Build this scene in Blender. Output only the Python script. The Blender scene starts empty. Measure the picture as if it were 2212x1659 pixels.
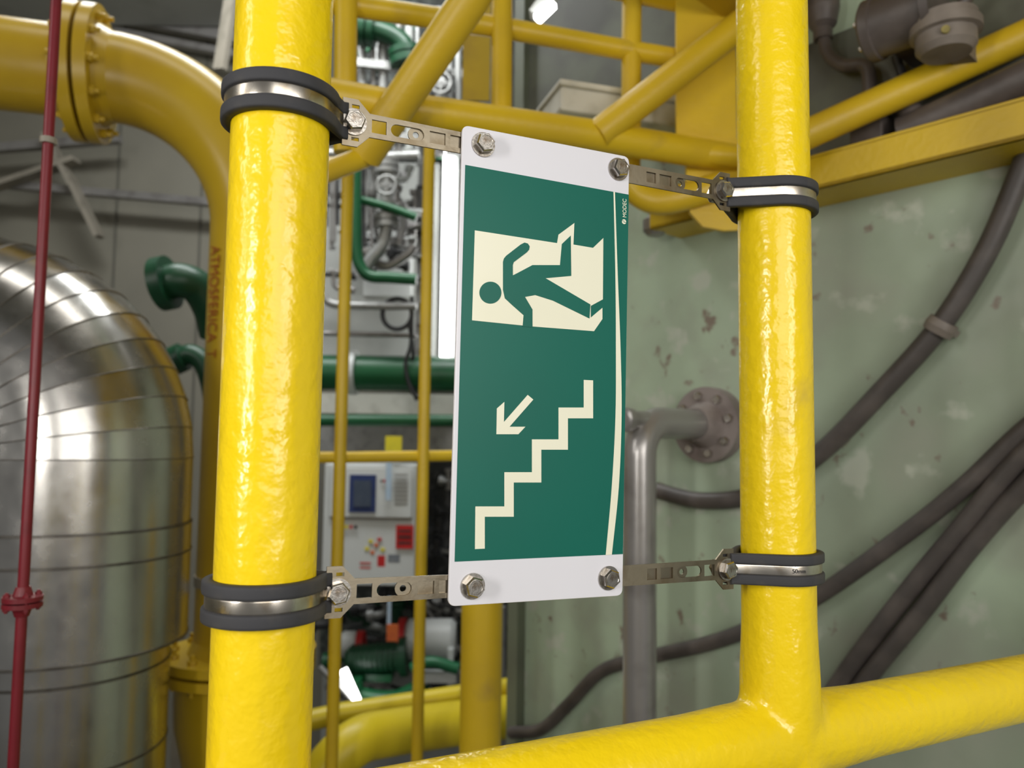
import bpy, math, random
from mathutils import Vector, Matrix
random.seed(4)
sc=bpy.context.scene
F=1661.0; CAM=Vector((0,0,2.2))
PITCH=math.radians(4.06); ROLL=math.radians(0.70)
R=(Matrix.Rotation(math.pi/2+PITCH,3,'X') @ Matrix.Rotation(ROLL,3,'Z'))
Z=Vector((0,0,1)); X=Vector((1,0,0))
def W(px,py,d):
    return CAM+R@Vector(((px-1106)/F*d,(829.5-py)/F*d,-d))
def ray_plane(px,py,A,n):
    D=R@Vector(((px-1106)/F,(829.5-py)/F,-1))
    t=(A-CAM).dot(n)/D.dot(n)
    return CAM+D*t
cd=bpy.data.cameras.new('camera'); cam=bpy.data.objects.new('camera',cd); sc.collection.objects.link(cam)
cam.matrix_world=Matrix.Translation(CAM)@R.to_4x4()
cd.sensor_width=36; cd.lens=36*F/2212; cd.clip_start=0.02; cd.clip_end=100
cd.dof.use_dof=True; cd.dof.focus_distance=0.56; cd.dof.aperture_fstop=7.0
sc.camera=cam
try: sc.view_settings.view_transform='Standard'
except Exception: pass

# ---------------------------------------------------------------- materials
def mat(name,col,rough=0.5,metal=0.0,c2=None,s2=8,lo=0.5,hi=0.7,c3=None,s3=3,lo3=0.6,hi3=0.7,c4=None,s4=1.2,lo4=0.5,hi4=0.6,c5=None,s5=9,lo5=0.6,hi5=0.7,bump=None,bump2=None,emit=0,rvar=0,spec=None,world=False):
    m=bpy.data.materials.new(name); m.use_nodes=True
    nt=m.node_tree; N=nt.nodes; L=nt.links
    b=N['Principled BSDF']
    b.inputs['Base Color'].default_value=(*col,1); b.inputs['Roughness'].default_value=rough; b.inputs['Metallic'].default_value=metal
    if spec is not None: b.inputs['Specular IOR Level'].default_value=spec
    if world: co=N.new('ShaderNodeNewGeometry').outputs['Position']
    else: co=N.new('ShaderNodeTexCoord').outputs['Object']
    def noise(s,detail=4,off=(0,0,0)):
        mp=N.new('ShaderNodeMapping'); mp.inputs['Location'].default_value=off
        L.new(co,mp.inputs['Vector'])
        n=N.new('ShaderNodeTexNoise'); n.inputs['Scale'].default_value=s; n.inputs['Detail'].default_value=detail
        L.new(mp.outputs[0],n.inputs['Vector']); return n
    cur=None
    for (c,s,l,h,off) in ((c4,s4,lo4,hi4,(1.3,7.7,2.1)),(c2,s2,lo,hi,(0,0,0)),(c5,s5,lo5,hi5,(8.3,4.7,0.1)),(c3,s3,lo3,hi3,(3.3,1.7,5.1))):
        if c is None: continue
        n=noise(s,7,off)
        r=N.new('ShaderNodeMapRange'); r.inputs['From Min'].default_value=l; r.inputs['From Max'].default_value=h
        L.new(n.outputs['Fac'],r.inputs['Value'])
        mx=N.new('ShaderNodeMix'); mx.data_type='RGBA'
        L.new(r.outputs[0],mx.inputs['Factor'])
        if cur is None: mx.inputs[6].default_value=(*col,1)
        else: L.new(cur,mx.inputs[6])
        mx.inputs[7].default_value=(*c,1); cur=mx.outputs[2]
    if cur is not None: L.new(cur,b.inputs['Base Color'])
    if rvar:
        n=noise(22,4,(9,2,1)); r=N.new('ShaderNodeMapRange')
        r.inputs['From Min'].default_value=0.3; r.inputs['From Max'].default_value=0.7
        r.inputs['To Min'].default_value=max(0.02,rough-rvar); r.inputs['To Max'].default_value=rough+rvar
        L.new(n.outputs['Fac'],r.inputs['Value']); L.new(r.outputs[0],b.inputs['Roughness'])
    prev=None
    for bp in (bump,bump2):
        if not bp: continue
        n=noise(bp[0],2); bn=N.new('ShaderNodeBump'); bn.inputs['Strength'].default_value=bp[1]; bn.inputs['Distance'].default_value=bp[2]
        L.new(n.outputs['Fac'],bn.inputs['Height'])
        if prev: L.new(prev,bn.inputs['Normal'])
        prev=bn.outputs[0]
    if prev: L.new(prev,b.inputs['Normal'])
    if emit:
        b.inputs['Emission Color'].default_value=(*col,1); b.inputs['Emission Strength'].default_value=emit
    return m
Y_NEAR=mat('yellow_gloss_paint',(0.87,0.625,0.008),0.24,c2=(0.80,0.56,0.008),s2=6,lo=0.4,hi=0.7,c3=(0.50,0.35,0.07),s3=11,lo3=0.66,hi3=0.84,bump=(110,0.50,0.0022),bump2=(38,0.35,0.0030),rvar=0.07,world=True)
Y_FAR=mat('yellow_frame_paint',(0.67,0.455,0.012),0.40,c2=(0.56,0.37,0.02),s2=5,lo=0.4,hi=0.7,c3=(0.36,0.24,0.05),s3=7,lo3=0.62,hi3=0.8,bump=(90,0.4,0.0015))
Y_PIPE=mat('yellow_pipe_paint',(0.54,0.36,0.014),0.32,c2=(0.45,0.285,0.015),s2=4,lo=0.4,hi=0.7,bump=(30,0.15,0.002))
Y_DARK=mat('brownish_yellow_paint',(0.50,0.33,0.01),0.5,c2=(0.38,0.24,0.02),s2=5)  # brownish yellow, darker than the frame paint
BROWNPRINT=mat('rust_orange_print',(0.30,0.065,0.008),0.6,c2=(0.34,0.10,0.01),s2=60)
RUBBER=mat('black_rubber',(0.032,0.032,0.036),0.75,c2=(0.055,0.05,0.046),s2=40,bump=(300,0.2,0.0004))
STEEL=mat('stainless_band',(0.52,0.48,0.42),0.30,1,c2=(0.34,0.27,0.18),s2=60,lo=0.5,hi=0.75,rvar=0.08)
STRAP=mat('stainless_strap',(0.29,0.25,0.185),0.38,1,c2=(0.18,0.135,0.08),s2=50,lo=0.45,hi=0.7,rvar=0.1,bump=(400,0.15,0.0003))
BOLT=mat('bolt_steel',(0.50,0.47,0.43),0.27,1,c2=(0.26,0.20,0.14),s2=150,lo=0.5,hi=0.7,bump=(600,0.25,0.0003))
WHITE=mat('white_plastic',(0.70,0.69,0.74),0.38,c2=(0.66,0.65,0.69),s2=5,bump=(30,0.05,0.001))
SGREEN=mat('sign_green_vinyl',(0.003,0.118,0.085),0.40,c2=(0.004,0.110,0.080),s2=6,spec=0.25)
CREAM=mat('sign_cream_vinyl',(0.80,0.78,0.62),0.36,c2=(0.76,0.74,0.57),s2=8)
WALLG=mat('pale_green_wall_paint',(0.395,0.485,0.355),0.48,c4=(0.28,0.325,0.245),s4=1.9,lo4=0.44,hi4=0.68,c2=(0.33,0.36,0.285),s2=5,lo=0.47,hi=0.66,c5=(0.46,0.50,0.41),s5=12,lo5=0.58,hi5=0.66,c3=(0.22,0.18,0.14),s3=22,lo3=0.645,hi3=0.72,bump=(22,0.15,0.003),rvar=0.1)
WALLB=mat('beige_wall_paint',(0.245,0.23,0.185),0.55,c2=(0.19,0.18,0.145),s2=1.3,lo=0.35,hi=0.7)
FLOORM=mat('grey_deck_paint',(0.12,0.13,0.12),0.6,c2=(0.08,0.08,0.075),s2=4)
CEILM=mat('light_ceiling_paint',(0.42,0.42,0.39),0.6,c2=(0.36,0.36,0.33),s2=2)
STAIN=mat('insulation_cladding',(0.57,0.555,0.525),0.24,1,c2=(0.49,0.47,0.44),s2=5,lo=0.4,hi=0.65,bump=(4,0.14,0.010),bump2=(60,0.05,0.001),rvar=0.05)
SEAM=mat('cladding_seam',(0.20,0.185,0.165),0.4,1,c2=(0.11,0.10,0.09),s2=30)
RED=mat('red_pipe_paint',(0.19,0.011,0.020),0.4,c2=(0.14,0.008,0.014),s2=20)
GREENP=mat('green_pipe_paint',(0.012,0.115,0.042),0.38,c2=(0.008,0.08,0.03),s2=6)
GREEND=mat('dark_green_pipe_paint',(0.009,0.062,0.026),0.38,c2=(0.006,0.04,0.018),s2=6)
GREENL=mat('green_valve_paint',(0.016,0.15,0.06),0.38,c2=(0.012,0.10,0.04),s2=6)
GREYP=mat('grey_pipe_paint',(0.34,0.325,0.315),0.28,0.5,c2=(0.25,0.235,0.225),s2=12,bump=(80,0.12,0.001))
FLG=mat('taupe_flange_paint',(0.235,0.20,0.185),0.45,c2=(0.15,0.12,0.11),s2=18,lo=0.42,hi=0.65)
CABLE=mat('dusty_black_cable',(0.070,0.060,0.056),0.5,c2=(0.11,0.093,0.084),s2=16,lo=0.45,hi=0.7)
DARK=mat('dark_metal',(0.028,0.028,0.03),0.5,c2=(0.05,0.045,0.04),s2=20)
BROWN=mat('grey_brown_motor_paint',(0.080,0.066,0.060),0.45,c2=(0.12,0.10,0.09),s2=15,bump=(60,0.2,0.002))
TAUPE=mat('taupe_box_paint',(0.22,0.19,0.165),0.5,c2=(0.15,0.125,0.105),s2=12)
BEIGE=mat('beige_bracket_paint',(0.30,0.27,0.22),0.5,c2=(0.22,0.20,0.16),s2=12)
OFFW=mat('off_white_enclosure',(0.42,0.43,0.41),0.45,c2=(0.34,0.35,0.33),s2=4)
OFFW2=mat('bright_white_enclosure',(0.68,0.70,0.69),0.42,c2=(0.60,0.62,0.61),s2=4)
STONE=mat('pale_housing_paint',(0.62,0.61,0.54),0.6,c2=(0.48,0.47,0.41),s2=14)
GALV=mat('galvanised_steel',(0.40,0.40,0.39),0.42,0.5,c2=(0.28,0.28,0.27),s2=25)
GLOW=mat('lamp_and_reflection_glow',(1,1,0.98),0.4,emit=9)  # glow of the lamps and of the bright reflection bar
SCREEN=mat('blue_screen',(0.07,0.09,0.13),0.2,c2=(0.09,0.11,0.15),s2=30)
BLUE=mat('blue_bezel',(0.03,0.05,0.16),0.35,c2=(0.025,0.04,0.12),s2=30)
REDL=mat('red_label',(0.60,0.02,0.02),0.5,c2=(0.5,0.02,0.02),s2=20)
YELL=mat('yellow_label',(0.80,0.68,0.03),0.5,c2=(0.7,0.6,0.03),s2=20)
ORG=mat('orange_label',(0.70,0.16,0.04),0.5,c2=(0.6,0.12,0.04),s2=20)
LBLUE=mat('light_blue_tape',(0.45,0.58,0.72),0.5,c2=(0.6,0.68,0.75),s2=60)
OLIVE=mat('dull_plug',(0.30,0.25,0.08),0.5,c2=(0.2,0.17,0.06),s2=60)

# ---------------------------------------------------------------- builders
def finish(me,name,material,par=None,label=None,cat=None,group=None,kind=None,bevel=0):
    vs=[v.co.copy() for v in me.vertices]
    c=Vector((0,0,0))
    if vs:
        mn=Vector([min(v[i] for v in vs) for i in range(3)]); mx=Vector([max(v[i] for v in vs) for i in range(3)])
        c=(mn+mx)/2
    for v in me.vertices: v.co=v.co-c
    me.materials.clear(); me.materials.append(material)
    ob=bpy.data.objects.new(name,me); sc.collection.objects.link(ob); ob.location=c
    if par is not None:
        ob.parent=par; ob.matrix_parent_inverse=Matrix.Translation(-par.location)
    if label: ob['label']=label
    if cat: ob['category']=cat
    if group: ob['group']=group
    if kind: ob['kind']=kind
    if bevel:
        b=ob.modifiers.new('bevel','BEVEL'); b.width=bevel; b.segments=2; b.limit_method='ANGLE'; b.angle_limit=math.radians(50)
    return ob
def top(name,label,cat,loc,group=None):
    e=bpy.data.objects.new(name,None); e.empty_display_size=0.02; sc.collection.objects.link(e); e.location=loc
    e['label']=label; e['category']=cat
    if group: e['group']=group
    return e
def perp(a):
    a=a.normalized(); t=Vector((0,0,1)) if abs(a.z)<0.9 else Vector((1,0,0))
    u=a.cross(t).normalized(); return u,a.cross(u).normalized()
class MB:
    def __init__(s): s.v=[]; s.f=[]; s.sm=[]
    def add(s,vs,fs,sm):
        o=len(s.v); s.v+= [Vector(v) for v in vs]
        for i,f in enumerate(fs):
            s.f.append([o+k for k in f]); s.sm.append(sm if isinstance(sm,bool) else sm[i])
        return s
    def tube(s,pts,r,seg=28,caps=True,closed=False,weld=False):
        pts=[Vector(p) for p in pts]; n=len(pts)
        rs=r if isinstance(r,(list,tuple)) else [r]*n
        tang=[]
        for i in range(n):
            if closed: t=(pts[(i+1)%n]-pts[i-1])
            elif i==0: t=pts[1]-pts[0]
            elif i==n-1: t=pts[-1]-pts[-2]
            else: t=(pts[i+1]-pts[i]).normalized()+(pts[i]-pts[i-1]).normalized()
            tang.append(t.normalized())
        u,w=perp(tang[0]); vs=[]
        for i in range(n):
            u=(u-tang[i]*u.dot(tang[i])).normalized(); w=tang[i].cross(u)
            for k in range(seg):
                a=2*math.pi*k/seg
                vs.append(pts[i]+(u*math.cos(a)+w*math.sin(a))*rs[i])
        fs=[];sm=[]
        for i in range(n if closed else n-1):
            j=(i+1)%n
            for k in range(seg):
                k2=(k+1)%seg
                fs.append([i*seg+k,i*seg+k2,j*seg+k2,j*seg+k]); sm.append(True)
        if caps and not closed:
            if weld:
                fs.append(list(range(seg))[::-1]); sm.append(False)
                fs.append([(n-1)*seg+k for k in range(seg)]); sm.append(False)
            else:
                o=len(vs); vs+=[v.copy() for v in vs[:seg]]+[v.copy() for v in vs[(n-1)*seg:n*seg]]
                fs.append(list(range(o,o+seg))[::-1]); sm.append(False)
                fs.append(list(range(o+seg,o+2*seg))); sm.append(False)
        return s.add(vs,fs,sm)
    def lathe(s,o,ax,prof,seg=32,flat=False):
        ax=Vector(ax).normalized(); u,w=perp(ax); o=Vector(o)
        for (r0,h0),(r1,h1) in zip(prof[:-1],prof[1:]):
            vs=[];fs=[]
            for (r,h) in ((r0,h0),(r1,h1)):
                for k in range(seg):
                    a=2*math.pi*k/seg
                    vs.append(o+ax*h+(u*math.cos(a)+w*math.sin(a))*max(r,1e-5))
            for k in range(seg):
                k2=(k+1)%seg; fs.append([k,k2,seg+k2,seg+k])
            s.add(vs,fs,not flat)
        return s
    def cyl(s,a,b,r,seg=24):
        a=Vector(a);b=Vector(b); L=(b-a).length
        return s.lathe(a,b-a,[(0,0),(r,0),(r,L),(0,L)],seg)
    def hexa(s,o,ax,r,h,rot=0):
        ax=Vector(ax).normalized(); u,w=perp(ax); o=Vector(o); vs=[]
        for (rr,hh) in ((r,0),(r,h*0.8),(r*0.86,h)):
            for k in range(6):
                a=rot+math.pi/3*k; vs.append(o+ax*hh+(u*math.cos(a)+w*math.sin(a))*rr)
        fs=[]
        for q in (0,6):
            for k in range(6):
                k2=(k+1)%6; fs.append([q+k,q+k2,q+6+k2,q+6+k])
        fs.append([0,1,2,3,4,5][::-1]); fs.append([12,13,14,15,16,17])
        return s.add(vs,fs,False)
    def box(s,c,ux,uy,uz):
        c=Vector(c);ux=Vector(ux);uy=Vector(uy);uz=Vector(uz)
        vs=[c+ux*i+uy*j+uz*k for i in(-1,1) for j in(-1,1) for k in(-1,1)]
        return s.add(vs,[[0,1,3,2],[4,6,7,5],[0,4,5,1],[2,3,7,6],[0,2,6,4],[1,5,7,3]],False)
    def bx(s,c,x,y,z): return s.box(c,(x/2,0,0),(0,y/2,0),(0,0,z/2))
    def bar(s,a,b,w,h,up=Z):
        a=Vector(a);b=Vector(b); d=(b-a); side=d.cross(up).normalized(); u2=side.cross(d).normalized()
        return s.box((a+b)/2,d/2,side*w/2,u2*h/2)
    def build(s,name,material,par=None,**k):
        me=bpy.data.meshes.new(name); me.from_pydata([tuple(v) for v in s.v],[],s.f); me.update()
        me.polygons.foreach_set('use_smooth',s.sm)
        import bmesh
        bm=bmesh.new(); bm.from_mesh(me); bmesh.ops.recalc_face_normals(bm,faces=bm.faces[:]); bm.to_mesh(me); bm.free()
        return finish(me,name,material,par,**k)
def frame(o,u,v,n):
    return Matrix((( u.x,v.x,n.x,o.x),(u.y,v.y,n.y,o.y),(u.z,v.z,n.z,o.z),(0,0,0,1)))
def curvemesh(obdata):
    ob=bpy.data.objects.new('tmp',obdata); sc.collection.objects.link(ob)
    bpy.context.view_layer.update()
    dg=bpy.context.evaluated_depsgraph_get()
    me=bpy.data.meshes.new_from_object(ob.evaluated_get(dg))
    bpy.data.objects.remove(ob); return me
def flat(shapes,t,z0,M,name,material,par=None,bev=0,**k):
    V=[];Fs=[]
    for outer,holes in shapes:
        cu=bpy.data.curves.new('c','CURVE'); cu.dimensions='2D'; cu.fill_mode='BOTH'; cu.extrude=max(t/2-bev,1e-5)
        if bev: cu.bevel_depth=bev; cu.bevel_resolution=2; cu.offset=-bev
        for poly in [outer]+list(holes):
            sp=cu.splines.new('POLY'); sp.points.add(len(poly)-1); sp.use_cyclic_u=True
            for i,p in enumerate(poly): sp.points[i].co=(p[0],p[1],0,1)
        me=curvemesh(cu); o=len(V)
        V+=[M@(v.co+Vector((0,0,z0+t/2))) for v in me.vertices]
        Fs+=[[o+i for i in p.vertices] for p in me.polygons]
    me=bpy.data.meshes.new(name); me.from_pydata([tuple(v) for v in V],[],Fs); me.update()
    return finish(me,name,material,par,**k)
def text(s,M,w,h,name,material,par=None,t=0.0002,bold=0,**k):
    cu=bpy.data.curves.new('t','FONT'); cu.body=s; cu.size=1; cu.extrude=0.001; cu.offset=bold
    me=curvemesh(cu)
    xs=[v.co.x for v in me.vertices]; ys=[v.co.y for v in me.vertices]
    x0,x1,y0,y1=min(xs),max(xs),min(ys),max(ys)
    V=[M@Vector(((v.co.x-x0)/(x1-x0)*w,(v.co.y-y0)/(y1-y0)*h,(v.co.z/0.001*0.5+0.5)*t)) for v in me.vertices]
    m2=bpy.data.meshes.new(name); m2.from_pydata([tuple(v) for v in V],[],[list(p.vertices) for p in me.polygons]); m2.update()
    return finish(m2,name,material,par,**k)
def rnd(c,r,n=6):
    out=[]; N=len(c)
    for i in range(N):
        p=Vector(c[i]); a=(Vector(c[i-1])-p).normalized(); b=(Vector(c[(i+1)%N])-p).normalized()
        ang=a.angle(b); d=r/math.tan(ang/2); s=p+a*d; e=p+b*d
        for k in range(n+1):
            t=k/n; out.append(tuple(s*(1-t)**2+p*2*t*(1-t)+e*t*t))
    return out
def circ(x,y,r,n=28): return [(x+r*math.cos(2*math.pi*k/n),y+r*math.sin(2*math.pi*k/n)) for k in range(n)]
def rect(x0,x1,y0,y1): return [(x0,y0),(x1,y0),(x1,y1),(x0,y1)]
def obr(x0,x1,hh,n=8):
    o=[]
    for k in range(n+1): a=-math.pi/2+math.pi*k/n; o.append((x1-hh+hh*math.cos(a),hh*math.sin(a)))
    for k in range(n+1): a=math.pi/2+math.pi*k/n; o.append((x0+hh+hh*math.cos(a),hh*math.sin(a)))
    return o
def spline(pts,n=8):
    P=[Vector(p) for p in pts]; P=[P[0]*2-P[1]]+P+[P[-1]*2-P[-2]]; out=[]
    for i in range(1,len(P)-2):
        for k in range(n):
            t=k/n; a,b,c,d=P[i-1],P[i],P[i+1],P[i+2]
            out.append(0.5*((2*b)+(c-a)*t+(2*a-5*b+4*c-d)*t*t+(3*b-3*c+d-a)*t**3))
    out.append(P[-2]); return out

# ================================================================ near frame, sign plane
LP=W(588,829,0.477); RP=W(1676,829,0.655)
LP2=Vector((LP.x,LP.y,0)); RP2=Vector((RP.x,RP.y,0))
U=(RP2-LP2).normalized(); Nn=Vector((U.y,-U.x,0))
def SP(px,py): return ray_plane(px,py,LP,Nn)
O=SP(1106,829)
MS=frame(O,U,Z,Nn)
def S(px,py):
    q=SP(px,py)-O; return (q.dot(U),q.z)
PR=0.0301
railz=SP(1690,1592).z
TOPZ=W(588,-500,0.5).z
fr=top('pipe_guardrail','glossy yellow painted steel pipe guardrail holding the exit sign','railing',Vector((LP.x,LP.y,0)))
MB().tube([LP2,LP2+Z*TOPZ],PR,64).build('post',Y_NEAR,fr)
MB().tube([RP2,RP2+Z*TOPZ],PR,64).build('post',Y_NEAR,fr)
c=RP2+Z*railz; b=c+U*1.1
MB().tube([LP2+Z*railz-U*0.6,c],PR,64).build('rail',Y_NEAR,fr)
MB().tube([c,b],PR,64).build('rail',Y_NEAR,fr)
m=MB()
ss=[-0.145,-0.11,-0.08,-0.05,0.05,0.08,0.11,0.145]; rs_=[0.0292,0.0301,0.0310,0.0324,0.0324,0.0310,0.0301,0.0292]
for d_ in (Z,U): m.tube([c+d_*q for q in ss],rs_,64,weld=True)
wj=m.build('weld_collar',Y_NEAR,fr)
rm=wj.modifiers.new('remesh','REMESH'); rm.mode='VOXEL'; rm.voxel_size=0.0022; rm.use_smooth_shade=True
sm_=wj.modifiers.new('smooth','SMOOTH'); sm_.factor=0.5; sm_.iterations=60
MB().tube([LP2+Z*0.95-U*0.6,RP2+Z*0.95+U*1.1],PR,32).build('rail',Y_NEAR,fr)
e2=RP2+U*1.1; MB().tube([e2,e2+Z*railz],PR,32).build('post',Y_NEAR,fr)
e3=LP2-U*0.6; MB().tube([e3,e3+Z*railz],PR,32).build('post',Y_NEAR,fr)

# ---- bolts
def bolt(par,o,ax,r=0.0072,h=0.0052,washer=True,rot=0.3,name='bolt'):
    m=MB(); hh=0
    if washer:
        m.lathe(o,ax,[(0,0),(r*1.22,0),(r*1.22,0.0012),(0,0.0012)],32); hh=0.0012
    m.hexa(o+Vector(ax).normalized()*hh,ax,r,h,rot)
    ax=Vector(ax).normalized(); u,w=perp(ax); tp=o+ax*(hh+h)
    m.lathe(tp,ax,[(r*0.72,0),(r*0.72,0.00025),(r*0.64,0.00025),(r*0.60,-0.0001)],24)
    for k in range(3):
        q=tp+u*(k-1)*r*0.3
        m.box(q,u*r*0.08,w*r*0.22,ax*0.0002)
    return m.build(name,BOLT,par)

# ---- clamps and brackets
def teardrop(c,d,side,Rr,L1,L2,h,n=56):
    phi=math.acos(min(0.95,(Rr)/(L1)))
    pts=[c+d*L2+side*h, c+d*L1+side*h]
    for k in range(n+1):
        a=phi+(2*math.pi-2*phi)*k/n
        pts.append(c+d*Rr*math.cos(a)+side*Rr*math.sin(a))
    pts+=[c+d*L1-side*h, c+d*L2-side*h]
    return pts
def ribbon(m,outer,inner,z0,z1,sect=None):
    sect=sect or [(0,0),(1,0),(1,1),(0,1)]
    n=len(outer); vs=[]
    for i in range(n):
        for t,s in sect:
            p=inner[i]*(1-t)+outer[i]*t
            vs.append(Vector((p.x,p.y,z0+(z1-z0)*s)))
    q=len(sect); fs=[]; sm=[]
    for i in range(n-1):
        for k in range(q):
            k2=(k+1)%q; fs.append([i*q+k,i*q+k2,(i+1)*q+k2,(i+1)*q+k]); sm.append(q>4)
    fs.append(list(range(q))); fs.append([(n-1)*q+k for k in range(q)][::-1]); sm+=[False,False]
    m.add(vs,fs,sm)
RIDGE=[(0,0),(0.5,0),(0.86,0.03),(0.97,0.10),(1,0.25),(1,0.75),(0.97,0.90),(0.86,0.97),(0.5,1),(0,1)]
def clamp(c2,d,bp,tag):
    z=bp.z; dist=(Vector((bp.x,bp.y,0))-c2).dot(d)
    t=top('pipe_clamp',tag,'clamp',Vector((c2.x,c2.y,z-0.011)),'rubber lined pipe clamps')
    c=Vector((c2.x,c2.y,0)); H=0.0124
    def TD(r,l1,l2,h): return teardrop(c,d,Nn,r,l1,l2,h)
    l1=dist-0.0065
    for (za,zb) in ((z+0.0038,z+H),(z-H,z-0.0038)):
        m=MB(); ribbon(m,TD(0.0364,l1,l1+0.003,0.0058),TD(PR+0.0002,l1,l1+0.003,0.0008),za,zb,RIDGE); m.build('rubber_lining',RUBBER,t)
    m=MB(); ribbon(m,TD(0.0332,l1,l1+0.002,0.0036),TD(PR+0.0002,l1,l1+0.002,0.001),z-0.0042,z+0.0042); m.build('rubber_web',RUBBER,t)
    m=MB(); ribbon(m,TD(0.0345,l1+0.001,dist+0.009,0.0036),TD(0.0335,l1+0.001,dist+0.009,0.0022),z-0.0044,z+0.0044,[(0,0),(0.5,0),(0.9,0.06),(1,0.15),(1,0.5),(1,0.85),(0.9,0.94),(0.5,1),(0,1)]); m.build('steel_band',STEEL,t)
    m=MB(); m.box(c+d*(dist+0.001)+Z*z,d*0.0085,Nn*0.0022,Z*0.0075); m.build('clamp_ear',STEEL,t,bevel=0.001)
    bolt(t,Vector((bp.x,bp.y,z))+Nn*0.0040,Nn,0.0072,0.005,True,0.2)
    m=MB(); m.hexa(Vector((bp.x,bp.y,z))-Nn*0.0045,-Nn,0.0072,0.006); m.build('nut',BOLT,t)
    return t
def bracket(bp,sp,sgn,tag):
    a0=Vector((bp.x,bp.y,bp.z)); dirv=(sp-a0); L=dirv.length; dirv.normalize()
    n=Nn; v=(n.cross(dirv) if sgn>0 else dirv.cross(n))
    if v.z<0: v=-v
    M=frame(a0,dirv,v,dirv.cross(v))
    nz=dirv.cross(v).dot(Nn)
    mm=0.001
    outer=[(-7,16),(-7,11.5),(-3.5,11.5),(-3.5,9),(-7,9),(-7,-9),(-3.5,-9),(-3.5,-11.5),(-7,-11.5),(-7,-16),(3,-16),(11,-8),(L*1000+5,-7.4),(L*1000+5,7.4),(11,8),(3,16)]
    outer=[(x*mm,y*mm) for x,y in outer]
    holes=[circ(0,0,0.004,20),rect(-0.001,0.004,0.0098,0.0122),rect(-0.001,0.004,-0.0122,-0.0098),
           rect(0.0125,0.0225,-0.0045,0.0045),obr(0.0255,0.049,0.0042),rect(0.053,0.0645,-0.0042,0.0042),rect(0.068,0.077,-0.0042,0.0042)]
    t=top('mounting_bracket',tag,'bracket',a0-Z*0.016,'slotted mounting brackets')
    flat([(outer,holes)],0.0014,(0.0024 if nz>0 else -0.0038),M,'slotted_strap',STRAP,t)
    flat([(obr(0.038,L-0.002,0.0052),[circ(0.0435,0,0.0022,16)])],0.0010,(0.0012 if nz>0 else -0.0022),M,'sliding_tongue',STRAP,t)
    return t
spec=[((760,269),(1035,320),1,'L'),((725,1277),(1012,1262),1,'L'),((1556,416),(1324,372),-1,'R'),((1563,1228),(1303,1245),-1,'R')]
sb=[]
for (b1,s1,sg,side) in spec:
    bp=SP(*b1); sp=SP(*s1); sb.append(sp)
    hi='upper' if b1[1]<800 else 'lower'
    cl_=clamp(LP2 if side=='L' else RP2, U*sg, bp, f'black rubber-lined stainless clamp, {hi} one on {"near" if side=="L" else "far"} yellow post')
    if side=='R' and hi=='lower': lowfar=cl_
    bracket(bp,sp,sg,f'slotted stainless strap joining {hi} sign corner to {"near" if side=="L" else "far"} post')
sp_=SP(1563,1228)
nrm=(Nn*0.96-U*0.28).normalized(); tx=Z.cross(nrm).normalized()
if tx.dot(U)<0: tx=-tx
o_=Vector((RP2.x,RP2.y,sp_.z-0.0016))+nrm*0.03455-tx*0.006
text('50mm',frame(o_,tx,Z,tx.cross(Z)),0.011,0.0034,'stamped_text',DARK,lowfar,0.0003)

# ---- the sign
sg=top('evacuation_route_sign','green and white running man, stairs and arrow sign mounted sideways','sign',SP(1150,1290))
def SS(l): return [S(*p) for p in l]
plate=rnd(SS([(992,277),(1349,345),(1334,1283),(961,1306)]),0.0055)
zp=0.0042
flat([(plate,[])],0.0026,zp,MS,'back_plate',WHITE,sg,bev=0.0005)
z1=zp+0.0027
flat([(SS([(997,363),(1347,426),(1334,1194),(974,1210)]),[])],0.0003,z1,MS,'green_panel',SGREEN,sg)
z2=z1+0.00032
door=[(1017,503),(1193,530),(1196,512),(1230,487),(1228,533),(1270,540),(1292,519),(1291,650),(1265,664),(1265,689),(1290,668),(1290,692),(1272,718),(1140,708),(1011,695)]
flat([(SS(door),[])],0.0002,z2,MS,'exit_doorway_pictogram',CREAM,sg)
body=[(1077,630),(1077,570),(1079,563),(1084,557),(1115,533),(1123,529),(1130,531),(1134,537),(1133,544),(1128,550),(1100,571),(1098,577),(1098,599),(1108,594),(1140,577),(1199,577),(1203,532),(1222,514),(1223,600),(1168,605),(1264,661),(1262,691),(1184,653),(1146,641),(1124,645),(1140,672),(1140,710),(1119,708),(1121,684),(1096,662),(1081,648)]
flat([(SS(body),[]),(SS(circ(1050,636,23.5,40)),[])],0.0002,z2+0.00022,MS,'running_man_pictogram',SGREEN,sg)
st=[(1018,1092),(1080,1092),(1080,1019),(1139,1019),(1139,949),(1196,949),(1196,881),(1250,881),(1250,822),(1270,823),(1270,904),(1216,904),(1216,971),(1159,971),(1159,1041),(1100,1041),(1100,1114),(1038,1114),(1038,1182),(1017,1183)]
flat([(SS(st),[])],0.0002,z2,MS,'stairs_pictogram',CREAM,sg)
ar=[(1064,883),(1080,869),(1079,912),(1130,854),(1142,864),(1091,922),(1125,922),(1110,938),(1063,938)]
flat([(SS(ar),[])],0.0002,z2,MS,'arrow_pictogram',CREAM,sg)
sw=[(1314,420),(1318,600),(1319,750),(1318,900),(1310,1050),(1297,1196),(1310,1195),(1325,1050),(1331,900),(1329,760),(1323,600),(1317,421)]
a_=spline([Vector((x,y,0)) for x,y in sw[:6]],6); b_=spline([Vector((x,y,0)) for x,y in sw[6:]],6)
flat([(SS([(p.x,p.y) for p in a_+b_]),[])],0.0002,z2,MS,'curved_stripe',CREAM,sg)
p0=S(1341.5,475); p1=S(1341.5,436)
text('MODEC',frame(MS@Vector((p0[0],p0[1],z2)),Z,-U,Nn),p1[1]-p0[1],0.0034,'maker_lettering',CREAM,sg)
lc=S(1336.5,484)
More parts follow.
